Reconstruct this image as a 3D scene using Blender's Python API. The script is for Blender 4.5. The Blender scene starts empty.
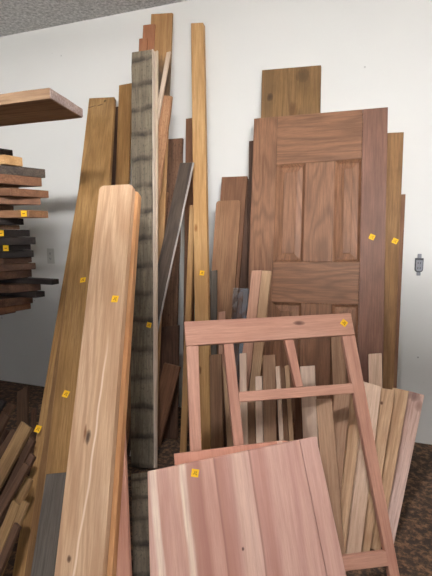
import bpy, bmesh, math, random
from mathutils import Vector, Matrix, Euler
RND = random.Random(11)
SC = bpy.context.scene
COL = SC.collection
PI = math.pi

# ------------------------------------------------------------------ camera
YAW, PITCH, CAMD, CAMH, FPX = 19.7, 7.6, 2.9, 1.35, 432.0
cam_d = bpy.data.cameras.new('camera'); cam = bpy.data.objects.new('camera', cam_d); COL.objects.link(cam)
cam_d.sensor_fit = 'HORIZONTAL'; cam_d.sensor_width = 36; cam_d.lens = 36 * FPX / 432
cam_d.clip_start = .05
cam.location = (0, -CAMD, CAMH)
cam.rotation_euler = (math.radians(90 - PITCH), 0, math.radians(YAW))
SC.camera = cam
CM = Euler(cam.rotation_euler).to_matrix(); CL = Vector(cam.location)

def ray(px, py):
    return CM @ Vector(((px - 216) / FPX, -(py - 288) / FPX, -1))
def on_plane(p, A, B, psi=0.):
    """point seen at pixel p on the leaning plane  dist(z) = B + (A-B)*z/2  (distance in front of the back wall)"""
    d = ray(*p); k = (A - B) / 2
    n = Vector((math.sin(math.radians(psi)), -math.cos(math.radians(psi)), 0))   # horizontal, into the room
    t = (B + k * CL.z - n.dot(CL)) / (n.dot(d) - k * d.z)
    return CL + d * t
def on_z(p, z):
    d = ray(*p); return CL + d * ((z - CL.z) / d.z)
def on_y(p, dist):
    d = ray(*p); return CL + d * ((-dist - CL.y) / d.y)

# ------------------------------------------------------------------ materials
def soft(c, k=.82, g=1.05):
    m = .35 * c[0] + .5 * c[1] + .15 * c[2]
    return tuple(min(250, (m + (x - m) * k) * g) for x in c)
def lin(c):
    return tuple(((x / 255) / 12.92 if x / 255 <= .04045 else ((x / 255 + .055) / 1.055) ** 2.4) for x in c) + (1,)
class NT:
    def __init__(s, name):
        s.m = bpy.data.materials.new(name); s.m.use_nodes = True
        s.t = s.m.node_tree; s.b = s.t.nodes['Principled BSDF']
    def n(s, typ, **kw):
        nd = s.t.nodes.new('ShaderNode' + typ)
        for k, v in kw.items(): setattr(nd, k, v)
        return nd
    def l(s, a, b): s.t.links.new(a, b)
    def math(s, op, a, b=None, clamp=False):
        nd = s.n('Math', operation=op, use_clamp=clamp)
        for i, v in enumerate((a, b)):
            if v is None: continue
            if isinstance(v, (int, float)): nd.inputs[i].default_value = v
            else: s.l(v, nd.inputs[i])
        return nd.outputs[0]
    def mix(s, f, a, b, mode='MIX'):
        nd = s.n('Mix', data_type='RGBA', blend_type=mode)
        for i, v in ((0, f), (6, a), (7, b)):
            if isinstance(v, (int, float)): nd.inputs[i].default_value = v
            elif isinstance(v, tuple): nd.inputs[i].default_value = v
            else: s.l(v, nd.inputs[i])
        return nd.outputs[2]
    def ramp(s, f, stops, interp='LINEAR'):
        nd = s.n('ValToRGB'); cr = nd.color_ramp; cr.interpolation = interp
        while len(cr.elements) > 1: cr.elements.remove(cr.elements[-1])
        cr.elements[0].position = stops[0][0]; cr.elements[0].color = stops[0][1]
        for p, c in stops[1:]:
            e = cr.elements.new(p); e.color = c
        s.l(f, nd.inputs[0]); return nd.outputs[0]

def wood(name, base, dark, light=None, grain=.5, fine=.35, ring=9, rough=.65, bands=None, knots=(), stripes=None,
         blotch=.25, spec=.25, speck=0, streaks=(), bump=.15):
    """procedural board: local Z runs along the grain, X across, Y through the thickness"""
    w = NT(name); base, dark = lin(soft(base)), lin(soft(dark)); light = lin(soft(light)) if light else base
    tc = w.n('TexCoord'); oi = w.n('ObjectInfo')
    sh = w.n('Vector_' if 0 else 'VectorMath', operation='MULTIPLY_ADD')
    w.l(oi.outputs['Random'], sh.inputs[0]); sh.inputs[1].default_value = (37, 53, 71); w.l(tc.outputs['Object'], sh.inputs[2])
    sep = w.n('SeparateXYZ'); w.l(tc.outputs['Object'], sep.inputs[0])
    def noise(scale, sc=4., det=4., dist=0., rgh=.6):
        mp = w.n('Mapping'); mp.inputs['Scale'].default_value = scale; w.l(sh.outputs[0], mp.inputs[0])
        nz = w.n('TexNoise'); nz.inputs['Scale'].default_value = sc; nz.inputs['Detail'].default_value = det
        nz.inputs['Roughness'].default_value = rgh; nz.inputs['Distortion'].default_value = dist
        w.l(mp.outputs[0], nz.inputs['Vector']); return nz.outputs[0]
    # cathedral rings : contour lines of a stretched noise
    field = noise((3.2, 3.2, .38), 1.6, 2., .4, .45)
    rings = w.math('SINE', w.math('MULTIPLY', field, ring * 6.28))
    rings = w.math('MULTIPLY_ADD', rings, .5); rings.node.inputs[2].default_value = .5
    rings = w.math('POWER', rings, 2.2)
    fib = noise((62, 62, 2.6), 2.2, 6., .2, .78)
    fibr = w.ramp(fib, [(.40, (0, 0, 0, 1)), (.62, (1, 1, 1, 1))])
    big = noise((2.5, 2.5, .8), 1.7, 3., .3)
    bigr = w.ramp(big, [(.35, (0, 0, 0, 1)), (.65, (1, 1, 1, 1))])
    c = w.mix(w.math('MULTIPLY', bigr, 1.), base, light)
    if stripes:
        W = stripes['w']
        u = w.math('ADD', w.math('DIVIDE', sep.outputs[0], W), .5)
        wob = noise((.6, .6, 1.6), 1.5, 2.)
        u2 = w.math('ADD', u, w.math('MULTIPLY', w.math('SUBTRACT', wob, .5), stripes.get('wob', .0)))
        c = w.ramp(u2, [(p, lin(soft(cc))) for p, cc in stripes['stops']], stripes.get('interp', 'CONSTANT'))
    c = w.mix(w.math('MULTIPLY', rings, grain), c, dark)
    c = w.mix(w.math('MULTIPLY', fibr, min(.9, fine * 1.15)), c, dark)
    bl = noise((5, 5, 2.), 1.2, 4., .5)
    blr = w.ramp(bl, [(.48, (0, 0, 0, 1)), (.7, (1, 1, 1, 1))])
    c = w.mix(w.math('MULTIPLY', blr, blotch), c, dark)
    if speck:
        sp = noise((30, 30, 18), 3., 3., 0)
        spr = w.ramp(sp, [(.55, (0, 0, 0, 1)), (.68, (1, 1, 1, 1))])
        c = w.mix(w.math('MULTIPLY', spr, speck), c, dark)
    if bands:   # stacking-stick stains and saw marks across the board
        per, wid, col, amt = bands
        wz = w.math('ADD', sep.outputs[2], w.math('MULTIPLY', w.math('SUBTRACT', noise((4, 4, 2), 2., 3.), .5), .05))
        fr = w.math('FRACT', w.math('DIVIDE', wz, per))
        br = w.ramp(fr, [(0, (1, 1, 1, 1)), (wid * .5, (.75, .75, .75, 1)), (wid, (.12, .12, .12, 1)), (.8, (0, 0, 0, 1)), (.93, (.35, .35, .35, 1)), (1, (1, 1, 1, 1))])
        pat = w.ramp(noise((9, 9, 5), 1.5, 4.), [(.3, (.35, .35, .35, 1)), (.6, (1, 1, 1, 1))])
        c = w.mix(w.math('MULTIPLY', w.math('MULTIPLY', br, pat), amt), c, lin(col))
    for (kx, kz, rx, rz, kc) in knots:
        dx = w.math('DIVIDE', w.math('SUBTRACT', sep.outputs[0], kx), rx)
        dz = w.math('DIVIDE', w.math('SUBTRACT', sep.outputs[2], kz), rz)
        d = w.math('SQRT', w.math('ADD', w.math('MULTIPLY', dx, dx), w.math('MULTIPLY', dz, dz)))
        d = w.math('ADD', d, w.math('MULTIPLY', w.math('SUBTRACT', noise((40, 40, 12), 2., 3.), .5), .9))
        k = w.ramp(d, [(.3, (1, 1, 1, 1)), (.75, (.55, .55, .55, 1)), (1.15, (.0, .0, .0, 1))])
        c = w.mix(w.math('MULTIPLY', k, .9), c, lin(kc))
    for (kx, sl, wd, kc, amt, zt) in streaks:   # a long streak running with the grain
        xx = w.math('SUBTRACT', sep.outputs[0], w.math('MULTIPLY', sep.outputs[2], sl))
        xx = w.math('ADD', xx, w.math('MULTIPLY', w.math('SUBTRACT', noise((.5, .5, 1.2), 2., 2.), .5), .05))
        d = w.math('ABSOLUTE', w.math('DIVIDE', w.math('SUBTRACT', xx, kx), wd))
        k = w.ramp(d, [(.2, (1, 1, 1, 1)), (1., (0, 0, 0, 1))])
        k = w.math('MULTIPLY', k, w.math('SUBTRACT', 1., w.math('MULTIPLY', w.math('SUBTRACT', sep.outputs[2], zt), 5., True), True))
        c = w.mix(w.math('MULTIPLY', k, amt), c, lin(kc))
    w.l(c, w.b.inputs['Base Color']); w.b.inputs['Roughness'].default_value = rough
    w.b.inputs['Specular IOR Level'].default_value = spec
    bp = w.n('Bump'); bp.inputs['Strength'].default_value = bump; bp.inputs['Distance'].default_value = .004
    w.l(fib, bp.inputs['Height']); w.l(bp.outputs[0], w.b.inputs['Normal'])
    return w.m

def plain(name, col, rough=.6, noise_amt=.12, nscale=20, metal=0, spec=.3, bump=0):
    w = NT(name); tc = w.n('TexCoord'); nz = w.n('TexNoise'); nz.inputs['Scale'].default_value = nscale; nz.inputs['Detail'].default_value = 4
    w.l(tc.outputs['Object'], nz.inputs[0])
    c = w.mix(w.math('MULTIPLY', nz.outputs[0], noise_amt * 2), lin(col), lin(tuple(x * .6 for x in col)))
    w.l(c, w.b.inputs['Base Color']); w.b.inputs['Roughness'].default_value = rough; w.b.inputs['Metallic'].default_value = metal
    w.b.inputs['Specular IOR Level'].default_value = spec
    if bump:
        bp = w.n('Bump'); bp.inputs['Strength'].default_value = bump; w.l(nz.outputs[0], bp.inputs['Height']); w.l(bp.outputs[0], w.b.inputs['Normal'])
    return w.m

M = {}
M['oak'] = wood('pale_oak', (213, 166, 122), (172, 118, 74), (226, 186, 146), grain=.42, fine=.4, ring=10, rough=.6, blotch=.12)
M['fir'] = wood('orange_fir', (202, 142, 88), (152, 92, 48), (216, 162, 108), grain=.5, fine=.4, ring=8)
M['honey'] = wood('honey_brown', (166, 117, 60), (108, 70, 30), (178, 132, 76), grain=.42, fine=.5, ring=7, blotch=.3)
M['honey2'] = wood('dull_brown', (150, 104, 58), (92, 60, 30), (160, 116, 70), grain=.4, fine=.5, ring=7, blotch=.35)
M['barn'] = wood('weathered_grey', (132, 116, 94), (66, 58, 48), (152, 136, 112), grain=.25, fine=.45, ring=12, rough=.9, bands=(.165, .2, (48, 42, 38), .9), blotch=.5, speck=.6, bump=.4)
M['pale_edge'] = wood('pale_sawn', (206, 178, 150), (150, 118, 90), (214, 190, 166), grain=.2, fine=.4, ring=8, rough=.8)
M['tan'] = wood('tan_pine', (196, 146, 88), (150, 100, 52), (206, 160, 104), grain=.45, fine=.4, ring=8, blotch=.2)
M['red'] = wood('red_brown', (160, 98, 62), (112, 60, 36), (176, 114, 76), grain=.4, fine=.4)
M['rough'] = wood('rough_orange', (176, 122, 82), (112, 70, 42), (192, 142, 100), grain=.35, fine=.6, rough=.9, speck=.5, blotch=.3, bump=.4)
M['dkrough'] = wood('dark_rough', (130, 90, 64), (70, 46, 34), (144, 102, 74), grain=.35, fine=.6, rough=.9, speck=.6, blotch=.4, bump=.4)
M['dark'] = wood('dark_weathered', (86, 74, 64), (44, 36, 31), (98, 84, 72), grain=.3, fine=.6, rough=.85, blotch=.4)
M['walnut'] = wood('walnut', (92, 62, 46), (48, 30, 22), (108, 74, 54), grain=.4, fine=.5, blotch=.35)
M['black'] = wood('blackened', (44, 38, 36), (24, 20, 20), (56, 46, 42), grain=.3, fine=.5, rough=.8)
M['mahog'] = wood('mahogany', (128, 84, 56), (84, 50, 32), (142, 96, 66), grain=.35, fine=.5, blotch=.2)
M['mahog2'] = wood('mahogany_light', (150, 104, 70), (104, 66, 42), (162, 116, 80), grain=.3, fine=.5, blotch=.15)
M['door'] = wood('door_oak', (146, 97, 66), (86, 54, 36), (154, 105, 74), grain=.42, fine=.5, ring=16, rough=.5, blotch=.12)
M['door_dk'] = wood('door_stile', (134, 88, 66), (84, 53, 42), (142, 96, 76), grain=.25, fine=.5, ring=9, rough=.5, blotch=.35)
M['cedar'] = wood('cedar_frame', (194, 134, 108), (150, 92, 72), (204, 148, 122), grain=.3, fine=.4, ring=7, rough=.6, blotch=.15)
M['pinkw'] = wood('pink_cedar', (214, 164, 146), (178, 122, 104), (222, 176, 160), grain=.3, fine=.35, ring=7)
M['rosy'] = wood('rosy_stick', (200, 146, 116), (152, 98, 74), (208, 156, 128), grain=.3, fine=.4)
M['edge_white'] = wood('white_sawn', (218, 194, 172), (164, 136, 112), (224, 206, 188), grain=.15, fine=.35, ring=8, rough=.8)
M['stick'] = wood('pale_stick', (226, 192, 164), (186, 140, 108), (236, 208, 184), grain=.25, fine=.35, ring=7)
M['stick_tan'] = wood('tan_stick', (190, 148, 108), (140, 98, 64), (202, 162, 122), grain=.3, fine=.4)
M['stick_brn'] = wood('brown_stick', (150, 108, 76), (98, 66, 44), (160, 118, 86), grain=.3, fine=.4)
M['olive'] = wood('olive_tan', (170, 126, 92), (118, 80, 56), (182, 140, 106), grain=.3, fine=.4)
M['fan'] = wood('fan_tan', (204, 160, 118), (152, 106, 70), (214, 174, 134), grain=.45, fine=.5, ring=8, rough=.8)
M['fan_pale'] = wood('fan_pale', (220, 182, 150), (172, 126, 96), (228, 196, 168), grain=.35, fine=.45, ring=8, rough=.8)
M['fan_pink'] = wood('fan_pink', (214, 174, 154), (160, 112, 96), (222, 188, 172), grain=.35, fine=.5, ring=8, rough=.8)
M['slate'] = wood('slate_grey', (94, 84, 74), (60, 53, 46), (104, 94, 84), grain=.15, fine=.5, rough=.9, blotch=.3)
M['scrap'] = wood('scrap_brown', (146, 108, 62), (90, 60, 32), (160, 122, 76), grain=.3, fine=.5, blotch=.3)
M['scrap_dk'] = wood('scrap_dark', (88, 58, 38), (48, 30, 20), (100, 68, 46), grain=.3, fine=.5)
M['yellow'] = plain('yellow_sticker', (250, 196, 40), .7, .05, 60)
M['ink'] = plain('sticker_ink', (150, 98, 20), .7, .05, 60)
M['white_plastic'] = plain('outlet_plastic', (206, 202, 194), .4, .05, 30)
M['dark_plastic'] = plain('outlet_dark', (72, 72, 76), .5, .05, 30)
M['grey_plastic'] = plain('outlet_grey', (150, 150, 156), .45, .1, 30)
M['steel'] = plain('rack_steel', (90, 94, 98), .45, .1, 12, .6)

# ------------------------------------------------------------------ mesh helpers
def link(name, bm, mats, parent=None, mw=None):
    me = bpy.data.meshes.new(name); bmesh.ops.recalc_face_normals(bm, faces=bm.faces[:]); bm.to_mesh(me); bm.free()
    for m in (mats if isinstance(mats, (list, tuple)) else [mats]): me.materials.append(m)
    o = bpy.data.objects.new(name, me); COL.objects.link(o)
    if mw is not None: o.matrix_world = mw
    if parent is not None:
        o.parent = parent
        o.matrix_parent_inverse = WM[parent.name].inverted()
    WM[o.name] = mw if mw is not None else Matrix.Identity(4)
    return o
WM = {}
def tag(o, label=None, cat=None, group=None, kind=None):
    if label: o['label'] = label
    if cat: o['category'] = cat
    if group: o['group'] = group
    if kind: o['kind'] = kind
    return o
def empty(name, mw):
    o = bpy.data.objects.new(name, None); COL.objects.link(o); o.matrix_world = mw; o.empty_display_size = .05
    WM[o.name] = mw.copy(); return o
def bevel(bm, off):
    if off: bmesh.ops.bevel(bm, geom=bm.edges[:], offset=off, segments=1, affect='EDGES', clamp_overlap=True)
def prism(poly, t, bev=.002, y0=0.):
    """extrude an (x,z) outline from y0 to y0+t"""
    bm = bmesh.new()
    a = [bm.verts.new((x, y0, z)) for x, z in poly]; b = [bm.verts.new((x, y0 + t, z)) for x, z in poly]
    n = len(poly); bm.faces.new(a); bm.faces.new(b[::-1])
    for i in range(n): bm.faces.new((a[i], b[i], b[(i + 1) % n], a[(i + 1) % n]))
    bevel(bm, bev); return bm
def box_into(bm, x0, x1, y0, y1, z0, z1, mi=0):
    vs = [bm.verts.new(p) for p in ((x0, y0, z0), (x1, y0, z0), (x1, y1, z0), (x0, y1, z0), (x0, y0, z1), (x1, y0, z1), (x1, y1, z1), (x0, y1, z1))]
    for f in ((0, 3, 2, 1), (4, 5, 6, 7), (0, 1, 5, 4), (1, 2, 6, 5), (2, 3, 7, 6), (3, 0, 4, 7)):
        bm.faces.new([vs[i] for i in f]).material_index = mi
def box(x0, x1, y0, y1, z0, z1, bev=.002):
    bm = bmesh.new(); box_into(bm, x0, x1, y0, y1, z0, z1); bevel(bm, bev); return bm
def wobble_outline(poly, amp, step=.11):
    out = []; n = len(poly)
    for i in range(n):
        p, q = poly[i], poly[(i + 1) % n]; out.append(p)
        L = math.hypot(q[0] - p[0], q[1] - p[1]); k = int(L / step)
        if amp and k > 1:
            nx, nz = -(q[1] - p[1]) / L, (q[0] - p[0]) / L
            for j in range(1, k):
                f = j / k; a = RND.uniform(-amp, amp)
                out.append((p[0] + (q[0] - p[0]) * f + nx * a, p[1] + (q[1] - p[1]) * f + nz * a))
    return out
def rounded(poly, idx, r):
    out = []; n = len(poly)
    for i, p in enumerate(poly):
        if i not in idx: out.append(p); continue
        a = Vector(poly[i - 1]); b = Vector(poly[(i + 1) % n]); p = Vector(p)
        u = (a - p).normalized(); v = (b - p).normalized()
        s, e = p + u * r, p + v * r
        for k in range(5):
            f = k / 4; q = s * (1 - f) ** 2 + p * 2 * f * (1 - f) + e * f * f; out.append(tuple(q))
    return out

class Frame:
    """2D frame on a leaning plane, Z along 'axis'"""
    def __init__(s, A, B, origin=None, axis=None, psi=0.):
        th = math.atan((B - A) / 2); s.th = th
        s.A, s.B, s.psi = A, B, psi
        r = math.radians(psi); n = Vector((math.sin(r), -math.cos(r), 0))
        s.e1 = Vector((math.cos(r), math.sin(r), 0)); s.e2 = Vector((0, 0, math.cos(th))) - n * math.sin(th)
        s.o = n * B if origin is None else origin
        s.ax = s.e2 if axis is None else axis
        s.yv = None; s.setup()
    def setup(s):
        n = s.e2.cross(s.e1) * -1  # e1 x e2
        n = s.e1.cross(s.e2)       # points to -y (room)
        s.y = -n
        s.x = s.y.cross(s.ax) 
    def mw(s):
        m = Matrix.Identity(4)
        for i, v in enumerate((s.x, s.y, s.ax)):
            for j in range(3): m[j][i] = v[j]
        m.translation = s.o; return m
    def loc(s, p):
        v = on_plane(p, s.A, s.B, s.psi) - s.o; return (v.dot(s.x), v.dot(s.ax))

REP = []
def board(name, label, cat, quad, A, B, t, mat, group=None, wsel='avg', wob=.0, bev=.002, round_top=0, foot=None, stickers=(), **kw):
    """a rectangular board leaning on plane (A,B): quad = TL,TR,BL,BR as seen in the photo; it runs on down to the floor"""
    fr = Frame(A, B)
    P = [on_plane(p, A, B) for p in quad]
    mt, mb = (P[0] + P[1]) / 2, (P[2] + P[3]) / 2
    fr.ax = (mt - mb).normalized(); fr.o = mb; fr.setup()
    c = [((p - mb).dot(fr.x), (p - mb).dot(fr.ax)) for p in P]
    wt, wb = c[1][0] - c[0][0], c[3][0] - c[2][0]
    W = {'avg': (wt + wb) / 2, 'top': wt, 'bot': wb}[wsel]
    # move the origin down to the floor: lowest back corner touches z=0
    low = min((fr.x * sx * W / 2).z for sx in (-1, 1)) + (fr.y * t).z
    if foot is None: foot = 0.0
    k = (foot - low - mb.z) / fr.ax.z
    fr.o = mb + fr.ax * k
    L = (mt - fr.o).dot(fr.ax)
    dl = (P[0] - mt).dot(fr.ax) ; dr = (P[1] - mt).dot(fr.ax)
    mx = W * .22
    dl = max(-mx, min(mx, dl)); dr = max(-mx, min(mx, dr))
    poly = [(-W / 2, 0), (W / 2, 0), (W / 2, L + dr), (-W / 2, L + dl)]
    if round_top: poly = rounded(poly, (2, 3), round_top)
    poly = wobble_outline(poly, wob)
    m = mat(fr, W, L) if callable(mat) else M[mat]
    o = link(name, prism(poly, t, bev), m, None, fr.mw())
    tag(o, label, cat, group)
    top = fr.o + fr.ax * L
    REP.append('%-44s W %.3f taper %.2f L %.2f ztop %.2f topdist %.3f footdist %.3f x %.2f..%.2f' % (label[:44], W, wt / wb, L, top.z, -top.y, -fr.o.y, fr.o.x, top.x))
    for s in stickers: sticker(o, fr, s)
    o['_fr'] = 0; del o['_fr']
    FR[o.name] = (fr, W, L)
    return o
FR = {}
def sticker(parent, fr, s, y=-.0008):
    px, rot = s[0], s[1]; size = s[2] if len(s) > 2 else .030
    x, z = fr.loc(px)
    bm = bmesh.new(); h = size / 2
    box_into(bm, -h, h, -.0006, .0006, -h, h, 0)
    k = size / .034
    for (a, b, c, d) in ((-.009, -.002, -.006, -.003), (-.003, .0, -.003, .008), (.003, .009, .004, .007), (.0035, .006, -.008, .004), (.0035, .010, -.008, -.005)):
        box_into(bm, a * k, b * k, -.0010, -.0005, c * k, d * k, 1)
    mw = fr.mw() @ Matrix.Translation((x, y, z)) @ Matrix.Rotation(math.radians(rot), 4, 'Y')
    o = link('price_sticker', bm, [M['yellow'], M['ink']], parent, mw); o['label'] = 'small square yellow price sticker'
    return o
def part_poly(name, parent, fr, pxs, t, mat, y0=0., horiz=False, bev=.002, label=None):
    """a piece cut to a pixel outline on the frame's plane; own axes so that the grain runs along it"""
    pts = [fr.loc(p) for p in pxs]
    return part_local(name, parent, fr, pts, t, mat, y0, horiz, bev, label)
def part_local(name, parent, fr, pts, t, mat, y0=0., horiz=False, bev=.002, label=None):
    cx = sum(p[0] for p in pts) / len(pts); cz = sum(p[1] for p in pts) / len(pts)
    q = [(p[0] - cx, p[1] - cz) for p in pts]
    mw = fr.mw() @ Matrix.Translation((cx, y0, cz))
    if horiz:
        q = [(-z, x) for x, z in q]                     # local Z along the frame's X
        mw = mw @ Matrix.Rotation(PI / 2, 4, 'Y')
    o = link(name, prism(q, t, bev), mat, parent, mw)
    if label: o['label'] = label
    return o

# ------------------------------------------------------------------ room shell
X0, X1, YF, CEIL = -3.75, 3.0, -6.4, 2.888
def wallmat():
    w = NT('painted_drywall'); tc = w.n('TexCoord')
    nz = w.n('TexNoise'); nz.inputs['Scale'].default_value = 1.3; nz.inputs['Detail'].default_value = 5; w.l(tc.outputs['Object'], nz.inputs[0])
    c = w.mix(nz.outputs[0], lin((238, 235, 229)), lin((226, 223, 218)))
    vo = w.n('TexVoronoi'); vo.inputs['Scale'].default_value = 7; w.l(tc.outputs['Object'], vo.inputs[0])   # old nail holes
    d = w.ramp(vo.outputs['Distance'], [(.035, (1, 1, 1, 1)), (.05, (0, 0, 0, 1))])
    n2 = w.n('TexNoise'); n2.inputs['Scale'].default_value = 2.3; w.l(tc.outputs['Object'], n2.inputs[0])
    g = w.ramp(n2.outputs[0], [(.5, (0, 0, 0, 1)), (.56, (1, 1, 1, 1))])
    c = w.mix(w.math('MULTIPLY', w.math('MULTIPLY', d, g), .6), c, lin((120, 112, 104)))
    w.l(c, w.b.inputs['Base Color']); w.b.inputs['Roughness'].default_value = .75; w.b.inputs['Specular IOR Level'].default_value = .2
    n3 = w.n('TexNoise'); n3.inputs['Scale'].default_value = 90; w.l(tc.outputs['Object'], n3.inputs[0])
    bp = w.n('Bump'); bp.inputs['Strength'].default_value = .05; bp.inputs['Distance'].default_value = .003
    w.l(n3.outputs[0], bp.inputs['Height']); w.l(bp.outputs[0], w.b.inputs['Normal']); return w.m
def ceilmat():
    w = NT('popcorn_ceiling'); tc = w.n('TexCoord')
    nz = w.n('TexNoise'); nz.inputs['Scale'].default_value = 46; nz.inputs['Detail'].default_value = 5; nz.inputs['Roughness'].default_value = .7; w.l(tc.outputs['Object'], nz.inputs[0])
    f = w.ramp(nz.outputs[0], [(.35, (0, 0, 0, 1)), (.65, (1, 1, 1, 1))])
    c = w.mix(f, lin((176, 174, 172)), lin((244, 242, 240)))
    w.l(c, w.b.inputs['Base Color']); w.b.inputs['Roughness'].default_value = .95
    bp = w.n('Bump'); bp.inputs['Strength'].default_value = .8; bp.inputs['Distance'].default_value = .012
    w.l(nz.outputs[0], bp.inputs['Height']); w.l(bp.outputs[0], w.b.inputs['Normal']); return w.m
def floormat():
    w = NT('dusty_concrete'); tc = w.n('TexCoord')
    nz = w.n('TexNoise'); nz.inputs['Scale'].default_value = 26; nz.inputs['Detail'].default_value = 7; nz.inputs['Roughness'].default_value = .75; w.l(tc.outputs['Object'], nz.inputs[0])
    n2 = w.n('TexNoise'); n2.inputs['Scale'].default_value = 4; n2.inputs['Detail'].default_value = 4; w.l(tc.outputs['Object'], n2.inputs[0])
    f = w.ramp(nz.outputs[0], [(.47, (0, 0, 0, 1)), (.62, (1, 1, 1, 1))])
    c = w.mix(n2.outputs[0], lin((50, 39, 33)), lin((74, 57, 45)))
    c = w.mix(w.math('MULTIPLY', f, .8), c, lin((150, 112, 80)))
    w.l(c, w.b.inputs['Base Color']); w.b.inputs['Roughness'].default_value = .9
    bp = w.n('Bump'); bp.inputs['Strength'].default_value = .5; bp.inputs['Distance'].default_value = .01
    w.l(nz.outputs[0], bp.inputs['Height']); w.l(bp.outputs[0], w.b.inputs['Normal']); return w.m
def struct(name, bm, m): return tag(link(name, bm, m), kind='structure')
wm_ = wallmat()
struct('wall_back', box(X0, X1, 0, .12, 0, CEIL, 0), wm_)
struct('wall_left', box(X0 - .12, X0, YF, .12, 0, CEIL, 0), wm_)
struct('wall_right', box(X1, X1 + .12, YF, .12, 0, CEIL, 0), wm_)
struct('ceiling', box(X0 - .12, X1 + .12, YF, .12, CEIL, CEIL + .1, 0), ceilmat())
struct('wall_front', box(X0, X1, YF, YF + .12, 2.25, CEIL, 0), wm_)
bm = bmesh.new()     # raised garage-door panel, added out of view to shade the lower wall
for k in range(4): box_into(bm, X0 + .5, X1 - .4, -3.3 - .62 * (k + 1) + .006, -3.3 - .62 * k, 2.09, 2.13)
for xx in (X0 + .6, X1 - .5):
    for yy in (-3.6, -5.5): box_into(bm, xx - .015, xx + .015, yy - .015, yy + .015, 2.125, CEIL)
struct('added_door_panel', bm, plain('added_panel_paint', (205, 202, 196), .6, .05, 8))
struct('floor', box(X0 - .12, X1 + .12, YF - 3, .12, -.1, 0, 0), floormat())

# ------------------------------------------------------------------ wall outlets
def outlet(px, label, kind):
    p = on_y(px, 0.0); mw = Matrix.Translation((p.x, 0, p.z))
    r = empty('wall_outlet', mw); tag(r, label, 'outlet')
    if kind == 'plate':
        link('face_plate', box(-.036, .036, -.006, 0, -.062, .062, .002), M['white_plastic'], r, mw)
        for s in (-1, 1):
            bm = box(-.017, .017, -.0085, -.005, -.014, .014, .003)
            sk = link('socket', bm, M['white_plastic'], r, mw @ Matrix.Translation((0, 0, s * .021)))
            bm = bmesh.new()
            for x in (-.006, .006): box_into(bm, x - .0015, x + .0015, -.0092, -.0083, -.003, .008)
            box_into(bm, -.0025, .0025, -.0092, -.0083, -.010, -.006)
            k = link('slot', bm, M['dark_plastic'], sk, mw @ Matrix.Translation((0, 0, s * .021))); k['label'] = 'dark plug slots'
    else:
        link('wall_box', prism(rounded([(-.024, -.05), (.024, -.05), (.024, .036), (-.024, .036)], (0, 1), .02), .004, .001, -.004), M['dark_plastic'], r, mw)['label'] = 'dark open edge of the wall box'
        link('receptacle', prism(rounded([(-.017, -.044), (.020, -.044), (.020, .024), (-.017, .024)], (0, 1), .016), .006, .0015, -.010), M['grey_plastic'], r, mw)
        link('yoke', box(-.011, .011, -.009, -.001, .036, .062, .002), M['grey_plastic'], r, mw)
        link('yoke', box(-.011, .011, -.009, -.001, -.070, -.050, .002), M['grey_plastic'], r, mw)
        bm = bmesh.new()
        for zz in (-.024, .006):
            for x in (-.006, .007): box_into(bm, x - .002, x + .002, -.0108, -.0098, zz - .006, zz + .006)
        link('slot', bm, M['dark_plastic'], r, mw)
outlet((51, 256), 'white duplex outlet with a face plate on the wall beside the stacked lumber ends', 'plate')
outlet((419, 264), 'grey outlet without a face plate on the bare wall right of the doors', 'bare')

def wd(*a, **k): return board('lumber_board', *a, group='boards leaning on the back wall', **k)
# ------------------------------------------------------------------ boards: right cluster
def knot_mat(name, base, dark, light, kpx, **kw):
    def f(fr, W, L):
        kn = [fr.loc(p) + (rx, rz, kc) for p, rx, rz, kc in kpx]
        return wood(name, base, dark, light, knots=kn, **kw)
    return f
wd('knotty brown board rising above the top edge of the panel door', 'board', ((262, 70), (321, 65), (257, 200), (320, 200)), .09, .44, .025,
      knot_mat('knotty_brown', (136, 98, 54), (78, 54, 30), (152, 110, 66), [((270, 97), .022, .03, (56, 36, 20)), ((303, 76), .05, .05, (84, 62, 38)), ((293, 110), .03, .06, (92, 62, 34))], grain=.4, fine=.5, blotch=.4), wsel='top')
wd('brown board showing along the right edge of the panel door, with a sticker', 'board', ((384, 133), (404.5, 132), (376, 360), (394, 362)), .09, .44, .022, 'honey2', stickers=[((395, 241), 25)])
wd('narrow brown board ending lower, furthest right against the bare wall', 'board', ((392, 195), (405.5, 194), (384, 360), (398, 362)), .055, .40, .018, 'mahog')
wd('thin dark strip of board peeking out left of the panel door', 'board', ((249, 141), (257, 140), (247.5, 285), (256, 285)), .063, .41, .012, 'walnut')
wd('dark shaded board between the brown leaning boards and the panel door', 'board', ((237, 180), (248, 178), (236, 300), (247, 300)), .045, .37, .018, 'walnut')  # narrow walnut-coloured strip in the gap left of the door
wd('smooth brown board, the taller behind another left of the panel door', 'board', ((222, 177), (247, 176), (213, 290), (239, 290)), .07, .41, .018, 'mahog')
wd('smooth light brown board, the shorter in front, left of the panel door', 'board', ((217, 201), (240, 200), (208, 310), (234, 310)), .105, .46, .02, 'mahog2', round_top=.02)

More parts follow.
